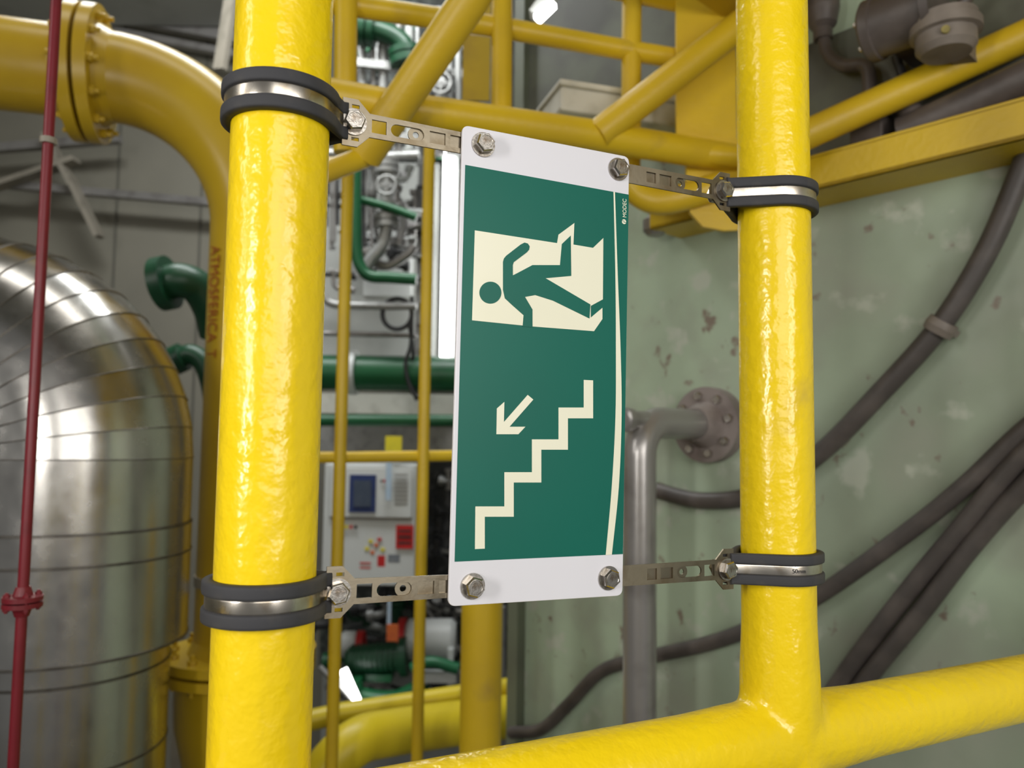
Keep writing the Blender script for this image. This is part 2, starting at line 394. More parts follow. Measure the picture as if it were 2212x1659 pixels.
flat([(circ(lc[0],lc[1],0.0019),[]) ],0.0002,z2,MS,'maker_emblem',CREAM,sg)
flat([(rect(lc[0]-0.0020,lc[0]+0.0005,lc[1]+0.0003,lc[1]+0.0007),[]),(rect(lc[0]-0.0005,lc[0]+0.0020,lc[1]-0.0007,lc[1]-0.0003),[])],0.0001,z2+0.0002,MS,'maker_emblem',SGREEN,sg)
for i,q in enumerate(sb):
    bolt(sg,q+Nn*(zp+0.0027),Nn,0.0072,0.0055,True,0.25+0.5*i)
    MB().lathe(q+Nn*0.0005,Nn,[(0.0035,-0.008),(0.0035,0.004)],16).build('bolt_shank',BOLT,sg)

# ================================================================ pale green wall
A1=W(1540,920,1.7); A2=W(2212,920,1.26)
wd=Vector((A2.x-A1.x,A2.y-A1.y,0)).normalized()
wn=Vector((wd.y,-wd.x,0))
if wn.dot(CAM-A1)<0: wn=-wn
def WP(px,py,off=0): return ray_plane(px,py,A1+wn*off,wn)
we=WP(1113,1400); wend=Vector((we.x,we.y,0))
CEIL=5.4
q=wend+wd*3.2
MB().box((wend+q)/2-wn*0.06+Z*CEIL/2,(q-wend)/2,wn*0.06,Z*CEIL/2).build('wall_right',WALLG,kind='structure')
t=wend+wn*0.015+wd*0.02
MB().box(t+Z*CEIL/2,wd*0.02,wn*0.015,Z*CEIL/2).build('trim_1',mat('dull_green_trim',(0.15,0.17,0.12),0.5,c2=(0.12,0.13,0.1),s2=5),kind='structure')
SHADE_GREEN=mat('painted_shade_green',(0.12,0.13,0.095),0.5,c2=(0.08,0.08,0.065),s2=6,lo=0.4,hi=0.6)  # dark green that stands in for shade on the green wall
z_lo=WP(1300,330).z
MB().box(wend+wd*0.37+wn*0.005+Z*(z_lo+0.7),wd*0.33,wn*0.004,Z*0.7).build('trim_4',SHADE_GREEN,kind='structure')  # dark sheet added over the wall to paint in its dim upper part
YB=4.9
MB().bx((0.5,YB+0.05,CEIL/2),9,0.1,CEIL).build('wall_back',WALLB,kind='structure')
MB().bx((-3.6,1.7,CEIL/2),0.1,6.3,CEIL).build('wall_left',WALLB,kind='structure')
MB().bx((0.5,1.6,-0.05),9,7.6,0.1).build('floor',FLOORM,kind='structure')
MB().bx((0.5,1.6,CEIL+0.05),9,7.6,0.1).build('ceiling',CEILM,kind='structure')
SEAMW=mat('wall_seam',(0.14,0.135,0.11),0.6,c2=(0.12,0.11,0.09),s2=4)
for i,px in enumerate((425,240)):
    p=W(px,200,YB); MB().bx((p.x,YB-0.005,CEIL/2),0.012,0.012,CEIL).build(f'trim_{i+2}',SEAMW,kind='structure')

gp=top('flanged_wall_pipe','grey pipe elbowing down from a bolted flange on green wall','pipe',WP(1540,920))
o=WP(1540,918)
m=MB(); m.lathe(o,wn,[(0,0),(0.083,0),(0.083,0.014),(0.078,0.017),(0.045,0.017)],48); m.build('wall_flange',FLG,gp)
m=MB(); m.lathe(o+wn*0.019,wn,[(0.033,0),(0.083,0),(0.083,0.014),(0.052,0.016),(0.036,0.05),(0.033,0.05)],48); m.build('pipe_flange',FLG,gp)
u_,w_=perp(wn)
for k in range(8):
    an=2*math.pi*k/8+0.2; bolt(gp,o+(u_*math.cos(an)+w_*math.sin(an))*0.064+wn*0.034,wn,0.010,0.009,False)
s_=0.255; pc=o+wn*s_; rb=0.065; pts=[o+wn*0.03,o+wn*(s_-rb)]
cc=o+wn*(s_-rb)-Z*rb
for k in range(1,11):
    an=math.pi/2*k/10; pts.append(cc+Z*rb*math.cos(an)+wn*rb*math.sin(an))
pts.append(pts[-1]-Z*0.01)
pts.append(Vector((pc.x,pc.y,0)))
MB().tube(pts,0.0325,36).build('pipe_run',GREYP,gp)
MB().lathe(cc+Z*(rb+0.004)+wn*0.035,wn,[(0.019,0),(0.019,0.062),(0.024,0.064),(0.024,0.082),(0.018,0.084),(0,0.084)],28).build('drain_boss',GREYP,gp)
p_=W(1385,1640,1.53); MB().cyl(Vector((pc.x,pc.y,p_.z+0.02)),Vector((pc.x,pc.y,p_.z-0.02)),0.040).build('coupling',GREYP,gp)

def cable(pl,r,lab,off=0.03):
    p=spline([WP(x,y,off) for x,y in pl],8)
    return MB().tube(p,r,16).build('cable',CABLE,label=lab,cat='cable',group='cables on the green wall')
cable([(2330,100),(2262,230),(2200,385),(2130,545),(2030,705),(1900,850),(1770,980),(1640,1065),(1520,1082),(1420,1060),(1330,1030)],0.0185,'thick black cable clipped to the green wall')
cable([(2400,800),(2225,920),(2090,1045),(1960,1150),(1770,1285),(1640,1350),(1530,1390),(1400,1420),(1300,1450),(1230,1520),(1170,1575),(1105,1582)],0.0160,'long drooping black cable across the green wall')
cable([(2400,830),(2225,965),(2085,1130),(1960,1280),(1830,1450),(1760,1560),(1700,1680)],0.0165,'black cable running beside another one',0.032)
cable([(2400,900),(2240,1025),(2110,1165),(1995,1315),(1885,1450),(1805,1560),(1740,1680)],0.0165,'black cable curving down the green wall')
rp=WP(2032,706,0.03); dr=(WP(2130,545,0.03)-WP(1960,790,0.03)).normalized()
cl=top('cable_clip','taupe painted pipe clip around the thick cable','clip',rp)
MB().lathe(rp-dr*0.012,dr,[(0.019,0),(0.025,0),(0.027,0.012),(0.025,0.024),(0.019,0.024)],28).build('ring',TAUPE,cl)
MB().bar(rp-wn*0.028,rp-wn*0.018+dr.cross(wn)*0.02,0.018,0.012,dr).build('foot',TAUPE,cl)

# beam along the wall
zb=WP(2212,350).z; bs=WP(1470,500); bs=Vector((bs.x,bs.y,zb)); be=bs+wd*1.8
bm_=top('yellow_wall_beam','yellow painted steel channel beam along the green wall','beam',bs)
hb=0.062; off=0.115
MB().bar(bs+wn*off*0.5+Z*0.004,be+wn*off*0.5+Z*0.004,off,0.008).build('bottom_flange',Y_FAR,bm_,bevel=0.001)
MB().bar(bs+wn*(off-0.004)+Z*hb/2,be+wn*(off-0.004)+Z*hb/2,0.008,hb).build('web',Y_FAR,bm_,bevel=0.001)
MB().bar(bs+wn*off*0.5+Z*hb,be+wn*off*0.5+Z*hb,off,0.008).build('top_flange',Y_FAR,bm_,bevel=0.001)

# ================================================================ rear yellow frame
uf=top('rear_pipe_frame','yellow welded pipe frame with diagonal braces behind the sign','railing',W(1100,300,1.5))
def T(pl,r,name,par,mt=Y_FAR,seg=28,ns=0):
    p=[W(*a) for a in pl]
    if ns: p=spline(p,ns)
    return MB().tube(p,r,seg).build(name,mt,par)
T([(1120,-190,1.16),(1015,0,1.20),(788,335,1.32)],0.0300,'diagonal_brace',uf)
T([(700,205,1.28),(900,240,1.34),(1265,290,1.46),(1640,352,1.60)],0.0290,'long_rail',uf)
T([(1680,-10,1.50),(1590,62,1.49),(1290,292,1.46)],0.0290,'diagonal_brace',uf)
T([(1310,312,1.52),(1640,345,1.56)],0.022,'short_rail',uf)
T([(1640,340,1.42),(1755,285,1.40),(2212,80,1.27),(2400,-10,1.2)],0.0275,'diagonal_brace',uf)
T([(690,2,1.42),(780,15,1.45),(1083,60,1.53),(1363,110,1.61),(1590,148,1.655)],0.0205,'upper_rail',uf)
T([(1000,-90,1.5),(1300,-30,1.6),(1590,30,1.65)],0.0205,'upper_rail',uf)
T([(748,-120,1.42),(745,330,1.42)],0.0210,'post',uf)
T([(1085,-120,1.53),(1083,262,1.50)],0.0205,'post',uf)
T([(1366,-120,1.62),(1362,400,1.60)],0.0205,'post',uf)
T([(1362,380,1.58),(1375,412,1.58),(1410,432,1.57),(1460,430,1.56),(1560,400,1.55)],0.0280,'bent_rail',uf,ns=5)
T([(680,380,1.25),(760,350,1.30),(790,338,1.32)],0.018,'short_rail',uf)
def FRM(px,py,d):
    o=W(px,py,d); return frame(o,Vector((1,0,0)),Z,Vector((0,-1,0)))
def PX(pl,px,py,d): return [((x-px)/F*d,(py-y)/F*d) for x,y in pl]
g=[(1480,300),(1610,300),(1610,500),(1560,503),(1515,495),(1488,465),(1480,430)]
flat([(PX(g,1540,400,1.58),[])],0.012,0,FRM(1540,400,1.58),'gusset_plate',Y_FAR,uf)
T([(1600,385,1.50),(1740,372,1.47),(1835,374,1.45)],0.012,'short_rail',uf)
hc=top('yellow_steel_column','wide yellow steel column above the exit sign','column',W(1526,330,1.6))
dcol=1.60
p=W(1524,100,dcol); zt=W(1526,-300,dcol).z; z0=W(1526,330,dcol).z
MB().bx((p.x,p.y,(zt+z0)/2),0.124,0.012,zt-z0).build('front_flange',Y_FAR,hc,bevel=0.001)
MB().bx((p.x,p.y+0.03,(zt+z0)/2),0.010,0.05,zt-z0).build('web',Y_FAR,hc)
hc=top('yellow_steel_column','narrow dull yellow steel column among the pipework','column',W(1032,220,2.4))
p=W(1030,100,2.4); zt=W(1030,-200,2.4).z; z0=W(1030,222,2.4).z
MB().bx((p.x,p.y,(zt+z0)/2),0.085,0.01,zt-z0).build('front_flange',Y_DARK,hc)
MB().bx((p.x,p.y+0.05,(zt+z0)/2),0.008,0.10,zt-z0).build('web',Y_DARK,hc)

br=top('barred_yellow_railing','thin yellow vertical bar railing behind the exit sign','railing',W(820,1900,2.0))
for (x,d,yt) in ((740,1.95,250),(918,2.05,262)):
    p=W(x,800,d); zt=W(x,yt,d).z
    MB().tube([Vector((p.x,p.y,0.0)),Vector((p.x,p.y,zt))],0.0155,20).build('bar',Y_FAR,br)
T([(640,988,1.90),(740,988,1.95),(918,985,2.05),(1060,983,2.12)],0.0145,'cross_bar',br)
T([(640,345,1.92),(740,352,1.95),(800,300,1.98)],0.014,'cross_bar',br)
p=W(1040,1400,1.7); MB().tube([Vector((p.x,p.y,0)),Vector((p.x,p.y,W(1040,1150,1.7).z))],0.0455,36).build('yellow_post',Y_FAR,label='thick yellow pipe post below the exit sign',cat='post')
lr=top('lower_yellow_railing','bright yellow pipe rails low behind the posts','railing',W(900,1560,2.3))
Y_BR=mat('bright_yellow_rail_paint',(0.74,0.58,0.02),0.4,c2=(0.62,0.46,0.03),s2=6)
T([(600,1572,2.2),(740,1540,2.25),(1200,1470,2.5)],0.030,'rail',lr,Y_BR)
T([(675,1700,2.0),(760,1610,2.05),(860,1580,2.15),(1200,1535,2.4)],0.062,'rail',lr,Y_BR,ns=6)

# ================================================================ big yellow pipe
h=Vector((1,0.27,0)).normalized()
P1=W(234,166,1.93); P0=P1-h*1.3
bp_=top('large_yellow_pipe','large glossy yellow pipe with bolted flange and elbow turning down','pipe',P1)
Rb=0.362; pr=0.109
pth=[P0,P1-h*0.01,P1]
for k in range(1,19):
    an=math.pi/2*k/18; pth.append(P1-Z*Rb+Z*Rb*math.cos(an)+h*Rb*math.sin(an))
vb=pth[-1].copy(); dv=(vb-CAM).dot(R@Vector((0,0,-1)))
pth.append(vb-Z*0.01)
zf=W(470,1405,dv).z
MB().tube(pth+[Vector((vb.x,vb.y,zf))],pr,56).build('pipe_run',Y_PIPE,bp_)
ax=h
def flange(par,o,ax,r,th,hub,rb,nb=12,m=Y_PIPE,flip=1):
    MB().lathe(o,ax*flip,[(hub*0.98,0),(r,0),(r,th),(hub*1.12,th),(hub*1.0,th+0.030),(hub*0.98,th+0.030)],56).build('flange',m,par)
    u,w=perp(ax)
    for k in range(nb):
        an=2*math.pi*k/nb+0.13; q=o+(u*math.cos(an)+w*math.sin(an))*rb
        mm=MB(); mm.hexa(q+ax*flip*th,ax*flip,0.0115,0.011); mm.cyl(q+ax*flip*(th+0.010),q+ax*flip*(th+0.022),0.006,10); mm.build('flange_bolt',m,par)
fo=P1-h*0.045
flange(bp_,fo+ax*0.005,ax,0.166,0.028,pr,0.142)
flange(bp_,fo-ax*0.005,ax,0.166,0.028,pr,0.142,flip=-1)
MB().lathe(fo-ax*0.005,ax,[(0.125,0),(0.125,0.010)],40).build('gasket',DARK,bp_)
fz=Vector((vb.x,vb.y,zf))
flange(bp_,fz+Z*0.004,Z,0.185,0.022,pr,0.155,12)
flange(bp_,fz-Z*0.004,Z,0.185,0.022,pr,0.155,12,flip=-1)
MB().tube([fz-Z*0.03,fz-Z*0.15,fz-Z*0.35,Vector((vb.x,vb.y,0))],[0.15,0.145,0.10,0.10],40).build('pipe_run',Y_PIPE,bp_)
bz=W(440,1238,dv).z
MB().lathe(Vector((vb.x,vb.y,bz-0.012)),Z,[(pr,0),(pr+0.004,0),(pr+0.004,0.024),(pr,0.024)],56).build('white_band',BEIGE,bp_)
vc=Vector((CAM.x-vb.x,CAM.y-vb.y,0)).normalized(); ls=Vector((vc.y,-vc.x,0))
if ls.x>0: ls=-ls
nt_=(ls*0.79+vc*0.61).normalized()
yt=W(480,540,1.95).z; yb=W(465,780,1.95).z
tt=Z.cross(nt_)
og=Vector((vb.x,vb.y,yt))+nt_*(pr+0.0038)-tt*0.021
LT=yt-yb
text('ATMOSFERICA',frame(og,-Z,tt,nt_),LT*0.86,0.036,'stencilled_lettering',BROWNPRINT,bp_,0.0006,bold=0.0)
text('T',frame(og-Z*LT*0.925,-Z,tt,nt_),LT*0.07,0.036,'stencilled_lettering',BROWNPRINT,bp_,0.0006,bold=0.0)

# ================================================================ stainless clad elbow
sp=top('insulated_steel_pipe','large shiny metal-clad insulated pipe elbow with segmented seams','pipe',W(175,1659,1.62))
D=1.62; rr=0.2285; Re=0.236
ax0=W(164,1000,D)
cz=W(0,985,D).z
dirx=Vector((0.998,0.06,0)).normalized()
cen=Vector((ax0.x,ax0.y,cz))-dirx*Re
def ep(an,r=Re): return cen+dirx*r*math.cos(an)+Z*r*math.sin(an)
def ring_at(c,t,r,seg=72):
    e1=Vector((-dirx.y,dirx.x,0)); e2=t.cross(e1).normalized()
    return [c+(e1*math.cos(2*math.pi*k/seg)+e2*math.sin(2*math.pi*k/seg))*r for k in range(seg)]
ng=11
def tg(a): return (-dirx*math.sin(a)+Z*math.cos(a)).normalized()
for g_ in range(ng):
    a0=math.pi/2*g_/ng; a1=math.pi/2*(g_+1)/ng
    m=MB()
    r0=ring_at(ep(a0),tg(a0),rr+0.0004); r1=ring_at(ep(a1),tg(a1),rr-0.0004)
    n=len(r0); m.add(r0+r1,[[k,(k+1)%n,n+(k+1)%n,n+k] for k in range(n)],True)
    m.build('cladding_gore',STAIN,sp)
    MB().tube(ring_at(ep(a0),tg(a0),rr+0.0004),0.0015,6,closed=True).build('cladding_seam',SEAM,sp)
a=ep(math.pi/2); MB().tube([a,a-dirx*1.6],rr,64).build('cladding_section',STAIN,sp)
b=ep(0); zc0=W(200,1130,D).z; zc1=W(200,1372,D).z
bb=Vector((b.x,b.y,0))
MB().tube([Vector((b.x,b.y,zc0)),b],rr,72).build('cladding_section',STAIN,sp)
MB().lathe(Vector((b.x,b.y,zc1)),Z,[(rr-0.032,0),(rr+0.003,0),(rr+0.003,zc0-zc1),(rr,zc0-zc1)],72).build('cladding_cuff',STAIN,sp)
MB().tube([bb,Vector((b.x,b.y,zc1+0.01))],rr-0.030,72).build('cladding_section',STAIN,sp)
for zz,r_ in ((zc0,rr+0.002),(zc1,rr+0.003),(W(200,1190,D).z,rr+0.003),(W(200,1590,D).z,rr-0.030),(W(200,1420,D).z,rr-0.030)):
    MB().lathe(Vector((b.x,b.y,zz-0.003)),Z,[(r_,0),(r_+0.0018,0.001),(r_+0.0018,0.005),(r_,0.006)],72).build('steel_strap',SEAM,sp)

# ================================================================ red pipe
rd=top('thin_red_pipe','thin dark red vertical pipe with a small bolted flange','pipe',W(48,1659,1.02))
p=W(75,830,1.02); zt=W(115,-300,1.02).z; Rr=0.0068
MB().tube([Vector((p.x,p.y,0)),Vector((p.x,p.y,zt))],Rr,20).build('pipe_run',RED,rd)
fz=W(50,1292,1.02).z
for s1 in (1,-1):
    MB().lathe(Vector((p.x,p.y,fz+s1*0.001)),Z*s1,[(0,0),(0.0235,0),(0.0235,0.006),(0.012,0.007),(0.0085,0.018),(0.006,0.018)],32).build('flange',RED,rd)
for k in range(4):
    an=math.pi/4+math.pi/2*k; q_=Vector((p.x+0.018*math.cos(an),p.y+0.018*math.sin(an),fz))
    m=MB(); m.cyl(q_-Z*0.013,q_+Z*0.013,0.0022,8); m.hexa(q_+Z*0.007,Z,0.0042,0.004); m.hexa(q_-Z*0.007,-Z,0.0042,0.004); m.build('flange_bolt',RED,rd)
zz=W(95,290,1.02).z; MB().lathe(Vector((p.x,p.y,zz-0.004)),Z,[(0.006,0),(0.0105,0),(0.0105,0.008),(0.006,0.008)],20).build('tie',BEIGE,rd)

# ================================================================ left wall furniture
def solo(mb,name,m,lab,cat,**k): return mb.build(name,m,label=lab,cat=cat,**k)
K=4.72
bk=top('pipe_support_bracket','beige painted angle-steel support bracket','bracket',W(150,400,K))
for a_,b_ in (((100,290),(158,400)),((150,380),(215,512)),((-60,420),(165,345))):
    MB().bar(W(*a_,K),W(*b_,K),0.03,0.09,Vector((0,-1,0))).build('angle_arm',BEIGE,bk)
for (a_,b_,w) in (((230,30),(560,92),0.07),((230,66),(560,128),0.04),((-60,393),(560,447),0.045),((-60,325),(260,300),0.05)):
    m=MB(); m.bar(W(*a_,4.79),W(*b_,4.79),0.06,w); m.build('cable_tray',GREYP,label='grey metal cable tray rail along the beige wall',cat='cable tray',group='cable tray rails')
solo(MB().bar(W(515,-100,3.9),W(475,150,3.9),0.03,0.07),'wall_strut',BEIGE,'beige steel strut against the beige wall','strut')
solo(MB().bar(W(-100,-5,4.6),W(560,0,4.6),0.3,0.16),'overhead_duct',OFFW,'pale sheet metal duct near the roof','duct')
def gp_(pl,r,lab,flr=None,name='green_pipe',m=GREENP,ns=6,down=False):
    t=top(name,lab,'pipe',W(*pl[0]))
    pts=spline([W(*a) for a in pl],ns)
    if down: pts.append(Vector((pts[-1].x+0.01,pts[-1].y,0)))
    MB().tube(pts,r,28).build('pipe_run',m,t)
    if flr:
        d=(pts[0]-pts[1]).normalized(); MB().cyl(pts[0]-d*0.02,pts[0]+d*0.02,flr).build('flange',m,t)
    return t
gp_([(356,612,2.5),(392,606,2.5),(428,622,2.53),(455,668,2.56),(468,720,2.6)],0.056,'dark green pipe elbow with round end flange',0.088,m=GREEND)
gp_([(386,775,2.75),(412,765,2.75),(440,785,2.75),(458,840,2.75),(464,900,2.75)],0.036,'small dark green pipe elbow',0.052,m=GREEND)
gp_([(690,805,3.5),(760,805,3.5),(1200,812,3.5)],0.080,'large horizontal green pipe behind the railing',None)
solo(MB().lathe(W(757,805,3.5),(1,0,0),[(0.08,0),(0.10,0),(0.10,0.03),(0.08,0.03)],36),'pipe_ring',OFFW2,'pale ring around the green pipe','pipe ring')
gp_([(690,908,3.4),(1150,908,3.4)],0.026,'slim horizontal green pipe')
gp_([(768,360,3.2),(768,440,3.2),(770,540,3.2),(780,578,3.2),(800,597,3.2),(840,600,3.2),(900,604,3.2)],0.024,'green pipe bending along the white enclosure')
gp_([(768,430,3.25),(830,445,3.25),(900,470,3.25)],0.018,'thin green branch pipe')

def boxpx(x0,x1,y0,y1,d,th,name,m,par=None,**k):
    a=W(x0,y1,d); b=W(x1,y0,d); c=(a+b)/2
    return MB().bx((c.x,c.y+th/2,c.z),abs(b.x-a.x),th,abs(b.z-a.z)).build(name,m,par,**k)
def pipe(pl,r,m,par,name='pipe_branch',ns=0,fl=0):
    p=[W(*a) for a in pl]
    if ns: p=spline(p,ns)
    mb=MB().tube(p,r,14)
    if fl:
        for q0,q1 in ((p[0],p[1]),(p[-1],p[-2])):
            d=(q1-q0).normalized(); mb.cyl(q0,q0+d*r*0.7,r*1.7,14); mb.cyl(q0+d*r*0.9,q0+d*r*1.5,r*1.7,14)
    return mb.build(name,m,par)
def clutter(n,x0,x1,y0,y1,d0,d1,cols,par,rmin=0.010,rmax=0.028):
    for i in range(n):
        x=random.uniform(x0,x1); y=random.uniform(y0,y1); L=random.uniform(20,75); d=random.uniform(d0,d1)
        m_=random.choice(cols); r=random.uniform(rmin,rmax); k=i%4
        if k==0: pipe([(x,y-L/2,d),(x+random.uniform(-4,4),y+L/2,d)],r,m_,par,fl=1)
        elif k==1: pipe([(x-L/1.6,y,d),(x+L/1.6,y+random.uniform(2,14),d)],r,m_,par,fl=1)
        elif k==2:
            s=random.choice((-1,1)); pipe([(x,y-L/2,d),(x,y,d),(x+s*6,y+12,d),(x+s*22,y+17,d),(x+s*(22+L/2),y+18,d)],r,m_,par,ns=4,fl=1)
        else: pipe([(x-30,y-10,d),(x-5,y+random.uniform(-25,25),d),(x+15,y+random.uniform(-20,30),d),(x+35,y+10,d)],r*0.5,random.choice([DARK,GREYP,DARK]),par,name='hose',ns=5)
def vlv(x,y,d,s,m,par,wheel=True):
    c=W(x,y,d)
    MB().lathe(c-Z*0.09*s,Z,[(0,0),(0.05*s,0),(0.05*s,0.02*s),(0.03*s,0.025*s),(0.035*s,0.07*s),(0.045*s,0.09*s),(0.035*s,0.11*s),(0.03*s,0.15*s),(0.05*s,0.16*s),(0.05*s,0.18*s),(0,0.18*s)],24).build('valve_body',m,par)
    MB().cyl(c+Vector((0,-0.02*s,0)),c+Vector((0,-0.08*s,0)),0.02*s).build('valve_stem',m,par)
    if wheel:
        pts=[c+Vector((math.cos(k*math.pi/12)*0.05*s,-0.08*s,math.sin(k*math.pi/12)*0.05*s)) for k in range(24)]
        mm=MB().tube(pts,0.007*s,8,closed=True); mm.bar(pts[0],pts[12],0.007*s,0.007*s); mm.bar(pts[6],pts[18],0.007*s,0.007*s,X); mm.build('hand_wheel',m,par)
en=top('white_machine_enclosure','off-white machine enclosure crossed by grey pipes and cables','enclosure',W(830,790,3.8))
boxpx(695,950,345,792,3.8,0.5,'panel_body',OFFW,en,bevel=0.01)
boxpx(715,895,655,720,3.79,0.02,'lower_door',OFFW2,en,bevel=0.005)
boxpx(785,892,480,640,3.79,0.03,'access_door',OFFW2,en,bevel=0.005)
boxpx(896,926,330,805,3.6,0.05,'cable_channel',GALV,en)
boxpx(903,907,330,805,3.57,0.02,'channel_rib',GREYP,en); boxpx(917,921,330,805,3.57,0.02,'channel_rib',GREYP,en)
for k in range(9):
    boxpx(899,923,350+k*50,356+k*50,3.56,0.02,'cable_cleat',DARK if k%2 else GALV,en)
lt=top('glow_strip','bright vertical reflection on the enclosure, built as glowing strip','lamp',W(965,790,3.75))  # reflection on the white panel, built as a glowing bar
boxpx(952,976,300,785,3.72,0.04,'tube',GLOW,lt); boxpx(951,990,290,795,3.77,0.03,'housing',OFFW2,lt)
def ringpx(x,y,rad,d,r,m,name,lab,cat):
    c=W(x,y,d); pts=[c+Vector((math.cos(t_)*rad,0,math.sin(t_)*rad*1.05)) for t_ in [2*math.pi*k/32 for k in range(32)]]
    return MB().tube(pts,r,10,closed=True).build(name,m,label=lab,cat=cat)
ringpx(858,678,0.065,3.4,0.011,DARK,'cable_loop','coiled loop of black cable hanging on the panel','cable')
pipe([(890,640,3.4),(888,740,3.4),(876,790,3.4),(893,850,3.4),(925,860,3.4)],0.009,DARK,en,'hanging_cable',ns=6)
pipe([(884,700,3.45),(893,760,3.45),(886,810,3.45),(900,865,3.45)],0.009,DARK,en,'hanging_cable',ns=6)
vlv(840,410,3.3,0.8,GALV,en)
pipe([(836,350,3.3),(836,490,3.3)],0.032,GALV,en,fl=1)
pipe([(836,490,3.3),(826,530,3.3),(800,562,3.3),(778,600,3.3)],0.028,GALV,en,ns=5)
pipe([(785,540,3.35),(830,575,3.35),(880,550,3.35),(893,530,3.35)],0.020,GREYP,en,ns=5)
pipe([(860,440,3.4),(870,480,3.4),(860,530,3.4)],0.02,GREYP,en,ns=5,fl=1)
pipe([(700,640,3.4),(715,655,3.4),(760,660,3.4),(900,662,3.4)],0.018,GALV,en,ns=5)
pipe([(700,330,3.4),(800,340,3.4),(905,335,3.4)],0.02,GALV,en)
pipe([(700,720,3.45),(900,725,3.45)],0.012,GREYP,en)
for x in (706,714,722,730,785,793,803,812): pipe([(x,352,3.5),(x,352+random.uniform(90,290),3.5)],random.uniform(0.005,0.009),random.choice([GREYP,DARK,GALV]),en,'thin_tube')
clutter(40,780,895,348,570,3.5,3.7,[GALV,GREYP,GALV,DARK,OFFW2],en,0.006,0.018)
clutter(14,708,785,356,640,3.5,3.7,[GALV,GREYP,DARK],en,0.005,0.012)
# crowded rack
RACKM=mat('dark_rack',(0.035,0.04,0.036),0.6,c2=(0.09,0.10,0.09),s2=16,lo=0.5,hi=0.6)
cols=[GALV,OFFW,DARK,GREEND,DARK,GALV,GREYP,GREYP,GREENP,DARK]
rk=top('equipment_rack','dark equipment rack crowded with silver and green pipework','rack',W(930,345,4.3))
boxpx(755,1110,-60,345,4.3,0.2,'rack_panel',RACKM,rk)
clutter(66,772,1002,30,335,3.6,4.1,cols,rk,0.007,0.020)
for i,x in enumerate((782,806,828,862,884,902,948,972,990)):
    pipe([(x,20,3.45),(x,335,3.45)],(0.018,0.011,0.022,0.013,0.018,0.010,0.016,0.012,0.015)[i],(GALV,GREYP,GALV,GREYP,OFFW,GALV,GREYP,GALV,GALV)[i],rk,'riser_pipe',fl=1)
pipe([(778,60,3.4),(830,70,3.4),(870,95,3.4),(880,140,3.4)],0.045,GREEND,rk,ns=6,fl=1)
vlv(955,195,3.4,0.9,GALV,rk)
for y in (150,225,300):
    MB().bar(W(760,y-15,3.4),W(1010,y+12,3.5),0.03,0.034).build('rack_beam',GALV,rk)
boxpx(690,1000,852,892,3.7,0.3,'stone_coloured_lintel',STONE,None,label='cream horizontal lintel under the green pipe',cat='lintel')
boxpx(690,1000,925,975,3.9,0.3,'metal_header_box',GALV,None,label='grey horizontal strip above the control cabinet',cat='header')
boxpx(832,868,942,974,3.3,0.01,'yellow_tag',YELL,None,label='small yellow tag hanging above the control cabinet',cat='tag')
# control cabinet
cb=top('control_cabinet','white control cabinet with a blue screen and warning stickers','cabinet',W(805,1330,3.3))
boxpx(696,899,1004,1262,3.3,0.35,'cabinet_body',OFFW2,cb,bevel=0.006)
boxpx(712,890,1012,1116,3.296,0.006,'door',OFFW2,cb,bevel=0.002)
boxpx(712,890,1124,1255,3.296,0.006,'door',OFFW2,cb,bevel=0.002)
boxpx(712,890,1117,1121,3.294,0.003,'door_gap',GREYP,cb)
boxpx(754,812,1026,1106,3.290,0.006,'screen_bezel',BLUE,cb); boxpx(763,802,1038,1094,3.285,0.004,'screen',SCREEN,cb)
for k in range(8): boxpx(852,880,1024+k*9,1028+k*9,3.291,0.003,'vent_slot',GALV,cb)
boxpx(855,893,1135,1185,3.289,0.003,'sticker',REDL,cb); boxpx(772,806,1208,1238,3.289,0.003,'sticker',YELL,cb)
for yy in (1145,1158,1171): boxpx(860,888,yy,yy+4,3.286,0.001,'sticker_line',DARK,cb)
for yy in (1215,1225): boxpx(777,801,yy,yy+3,3.286,0.001,'sticker_line',REDL,cb)
boxpx(815,832,1200,1224,3.289,0.003,'sticker',REDL,cb); boxpx(838,864,1198,1215,3.289,0.003,'sticker',mat('grey_label',(0.2,0.22,0.25),0.5,c2=(0.3,0.3,0.3),s2=40),cb)
boxpx(838,864,1222,1236,3.289,0.003,'sticker',LBLUE,cb)
for j,(x,y) in enumerate(((796,1166),(808,1174),(788,1182),(800,1190),(815,1162),(822,1184))): boxpx(x,x+9,y,y+7,3.289,0.003,'sticker',[YELL,ORG,YELL,ORG,REDL,YELL][j],cb)
for i in range(4): boxpx(735+i*10,741+i*10,1135,1142,3.289,0.004,'indicator',[GREYP,YELL,REDL,DARK][i],cb)
for i in range(4): boxpx(822+i*6,826+i*6,1036,1042,3.289,0.004,'indicator',[DARK,REDL,GREENL,DARK][i],cb)
boxpx(833,846,1000,1080,3.27,0.004,'barrier_tape',LBLUE,None,label='pale blue and white tape strip hanging over the cabinet',cat='tape')
boxpx(836,845,1290,1360,3.25,0.004,'barrier_tape',LBLUE,None,label='pale tape strip hanging below the cabinet',cat='tape')
boxpx(835,860,1350,1385,3.2,0.01,'orange_tag',ORG,None,label='orange tag hanging on tape',cat='tag')
dmk=top('dark_engine_machine','dark engine-like machine block with hoses','machine',W(1010,1345,3.9))
boxpx(901,1125,1005,1345,3.9,0.3,'engine_block',mat('dark_machine',(0.022,0.024,0.026),0.45,c2=(0.09,0.09,0.09),s2=22,lo=0.52,hi=0.62),dmk)
clutter(26,915,985,1010,1330,3.7,3.85,[DARK,GREYP,DARK,GALV],dmk,0.008,0.02)
